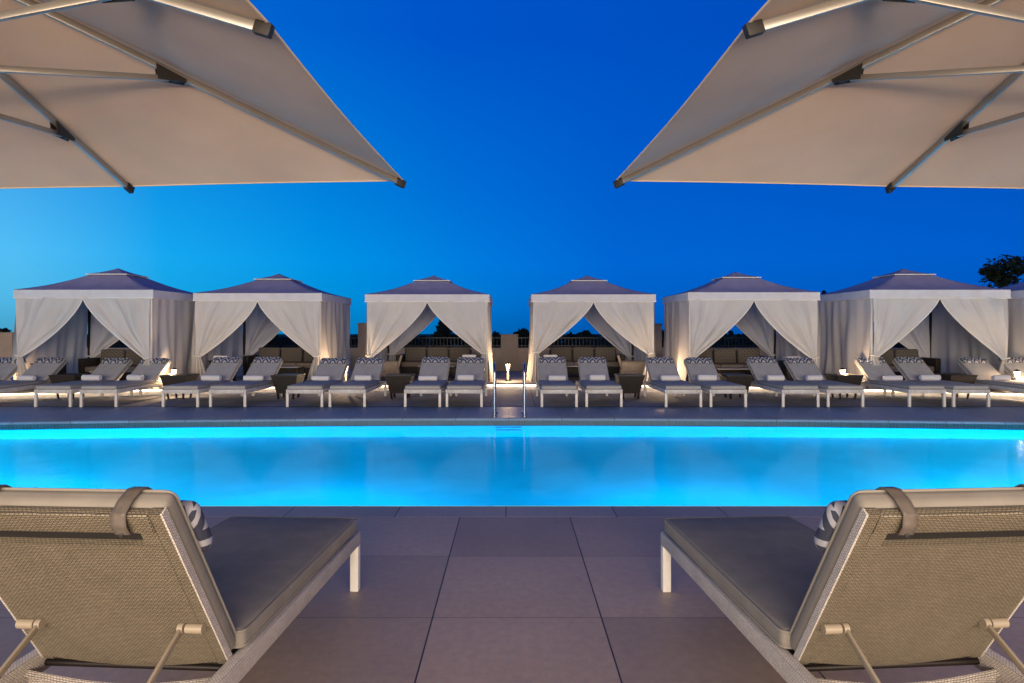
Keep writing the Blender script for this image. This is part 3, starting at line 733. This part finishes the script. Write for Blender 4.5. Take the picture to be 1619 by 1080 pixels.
def towel_roll():
    r = empty('rolled_towel', (0, 0, 0))
    b = MB(); pts = [(-.18, 0, .055), (-.172, 0, .055), (0, 0, .055), (.172, 0, .055), (.18, 0, .055)]
    b.tube(pts, [.045, .055, .057, .055, .045], 16)
    b.build('towel', M['towel'], r)
    # spiral end
    for sx_ in (-1, 1):
        e = MB(); sp = [(sx_*.182, (.006+.0026*k)*math.cos(k*.6), .055+(.006+.0026*k)*math.sin(k*.6)) for k in range(15)]
        e.tube(sp, .003, 5)
        e.build('spiral_end', M['white_towel'], r)
    return r
tw = towel_roll(); rnd = random.Random(5)
lplace = ['at the left edge of the picture', 'between the left edge and the leftmost cabana', 'before the right half of the leftmost cabana', 'before the second cabana from the left', 'left of the third cabana from the left', 'before the third cabana from the left']
for i, pxr in enumerate(fx):
    x = pxr*11.74/FPX; side = 'left' if i % 2 == 0 else 'right'; pair = ORD[i//2]
    if i == 0: lab = 'grey cushioned lounger at the extreme left edge across the pool'
    elif i == 19: lab = 'grey cushioned lounger at the extreme right edge across the pool'
    else: lab = 'grey cushioned lounger across the pool, %s one of the %s pair from the left' % (side, pair)
    o = far if i == 0 else copy_tree(far)
    dy = rnd.uniform(-.04, .04)*.5; rz = R(rnd.uniform(-.8, .8))
    o.location = (x, 11.72+dy, 0); o.rotation_euler = (0, 0, rz); tag(o, lab, 'sun lounger', 'loungers lined up across the pool')
    for ch in [c for c in bpy.data.objects if c.parent == o and c.name.startswith('backrest')]: ch.rotation_euler.x += R(rnd.uniform(-1.2, 1.2))
    t = tw if i == 0 else copy_tree(tw)
    t.location = (x+rnd.uniform(-.05, .05), 11.72+1.14+dy, .398); t.rotation_euler = (0, 0, R(rnd.uniform(-9, 9))); t.scale = (rnd.uniform(.88, 1.08),)+(rnd.uniform(.9, 1.12),)*2
    tag(t, 'rolled patterned white towel on the %s lounger of the %s pair from the left' % (side, pair), 'towel', 'rolled towels on the loungers')
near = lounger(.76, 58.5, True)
near.location = (-.838-.38*math.cos(R(3.4)), 3.55, 0); near.rotation_euler = (0, 0, PI-R(3.4))
tag(near, 'large foreground lounger at lower left, seen from behind its woven back', 'sun lounger', 'foreground loungers')
n2_ = copy_tree(near); n2_.location = (.831+.38*math.cos(R(4.2)), 3.55, 0); n2_.rotation_euler = (0, 0, PI+R(4.2))
tag(n2_, 'large foreground lounger at lower right, seen from behind its woven back', 'sun lounger', 'foreground loungers')

# ------------------------------------------------------------ pool handrails
def handrail():
    r = empty('pool_handrail', (0, 0, 0)); rr = .019
    pts = [(0, .35, 0), (0, .35, .70)]
    for k in range(1, 9): a = R(k*90/8); pts.append((0, .35-.17*(1-math.cos(a)), .70+.17*math.sin(a)))
    for k in range(0, 9): a = R(k*90/8); pts.append((0, .05-.17*math.sin(a), .70+.17*math.cos(a)))
    pts += [(0, -.12, .4), (0, -.12, 0)]
    MB().tube(pts, rr, 12).build('tube', M['chrome'], r)
    for y in (.35, -.12): MB().tube([(0, y, 0), (0, y, .012), (0, y, .02)], [.045, .045, .025], 16).build('flange', M['chrome'], r)
    return r
ph_ = handrail()
place(ph_, (PX(782, 10.5), 10.55, 0), 0, 'left one of the two steel pool handrails', 'handrail', 'pool handrails')
place(ph_, (PX(829, 10.5), 10.55, 0), 0, 'right one of the two steel pool handrails', 'handrail', 'pool handrails')
b = MB()
for z in (-.30, -.55): b.box((-.04, yfar(0)+.018, z), (.42, .03, .05), .002)
tag(b.build('pool_step_marks', M['pool_band'], smooth=False), kind='structure')

# ------------------------------------------------------------ umbrellas
def umbrella():
    r = empty('patio_umbrella', (0, 0, 0)); w_ = 1.64; AP = 2.93; ZC = 2.385; TL = -.105
    def rim(x, y): return Vector((x, y, ZC+TL*y/w_))
    apex = Vector((0, 0, AP)); dirs = [(0, 1), (1, 1), (1, 0), (1, -1), (0, -1), (-1, -1), (-1, 0), (-1, 1)]
    ends = [rim(a*w_, c*w_) for a, c in dirs]
    b = MB(); th = Vector((0, 0, .016))
    for i in range(8):
        e0, e1 = ends[i], ends[(i+1) % 8]
        def f(u, v):
            p = e0.lerp(e1, u).lerp(apex, v)+th
            s = math.sin(PI*u)*(1-v)
            p.z -= .022*s*v*3
            c_ = Vector((0, 0, p.z))-p; c_.z = 0
            if c_.length > 0: p += c_.normalized()*.018*math.sin(PI*u)*(1-v)**2
            return p
        b.grid(f, 14, 18)
    bmesh.ops.remove_doubles(b.b, verts=b.b.verts, dist=.0015)
    can = b.build('canopy', M['umb'], r)

    h = MB()
    for i in range(8):
        e0, e1 = ends[i], ends[(i+1) % 8]; pts = []
        for q in range(13):
            u = q/12; p = e0.lerp(e1, u)+th; c_ = -Vector((p.x, p.y, 0)); p += c_.normalized()*.018*math.sin(PI*u); pts.append(p)
        h.tube(pts, .005, 6)
    h.build('hem', M['umb'], can)
    hub = Vector((0, 0, 2.365)); RJ = 1.12
    for i in range(8):
        e = ends[i]; d = (e-apex); rl = math.hypot(e.x, e.y); hz = Vector((e.x, e.y, 0)).normalized()
        rb = MB().bar(apex+d*.03-Vector((0, 0, .014)), e-Vector((0, 0, .006)), .019, .030, .003).build('rib', M['umb_rib'], r)
        MB().bar(e-d.normalized()*.045-Vector((0, 0, .006)), e+d.normalized()*.012-Vector((0, 0, .006)), .028, .042, .004).build('end_cap', M['black'], rb)
        j = apex+d*(RJ/rl)-Vector((0, 0, .045))
        dn = d.normalized()
        # bracket: a tapered black shoe
        k = MB()
        for sg in (-1, 1):
            off = hz.cross(Vector((0, 0, 1)))*.0165*sg; t2 = hz.cross(Vector((0, 0, 1)))*.003
            A = [j-dn*.055+Vector((0, 0, .035)), j+dn*.075+Vector((0, 0, .028)), j+dn*.07+Vector((0, 0, .010)), j-dn*.045+Vector((0, 0, -.028))]
            va = [k.b.verts.new(p+off+t2) for p in A]; vb = [k.b.verts.new(p+off-t2) for p in A]
            k.b.faces.new(va); k.b.faces.new(vb[::-1])
            for q in range(4): k.b.faces.new((va[q], va[(q+1) % 4], vb[(q+1) % 4], vb[q]))
        k.tube([j-hz.cross(Vector((0, 0, 1)))*.022, j+hz.cross(Vector((0, 0, 1)))*.022], .007, 8)
        k.box(j+dn*.03+Vector((0, 0, .004)), (.03, .03, .012), .002)
        k.build('bracket', M['black'], rb, smooth=False)
        MB().bar(hub+hz*.05, j-dn*.0, .016, .026, .003).build('strut', M['umb_rib'], r)
    MB().tube([(0, 0, .0), (0, 0, AP-.03)], .026, 20).build('pole', M['umb_rib'], r)
    MB().tube([(0, 0, 2.30), (0, 0, 2.32), (0, 0, 2.39), (0, 0, 2.40)], [.04, .062, .062, .04], 20).build('hub', M['black'], r)
    MB().tube([(0, 0, AP-.06), (0, 0, AP+.03), (0, 0, AP+.07)], [.055, .05, .015], 16).build('finial', M['black'], r)
    MB().tube([(0, 0, 0), (0, 0, .05), (0, 0, .06), (0, 0, .30)], [.30, .30, .035, .035], 28).build('base', M['bronze'], r)
    return r
u1 = umbrella(); u1.location = (-2.39, 2.11, 0); u1.rotation_euler = (0, 0, R(-4.9))
tag(u1, 'large beige square umbrella overhead at upper left', 'umbrella', 'overhead umbrellas')
u2 = copy_tree(u1); u2.location = (2.375, 2.11, 0); u2.rotation_euler = (0, 0, R(4.9))
tag(u2, 'large beige square umbrella overhead at upper right', 'umbrella', 'overhead umbrellas')
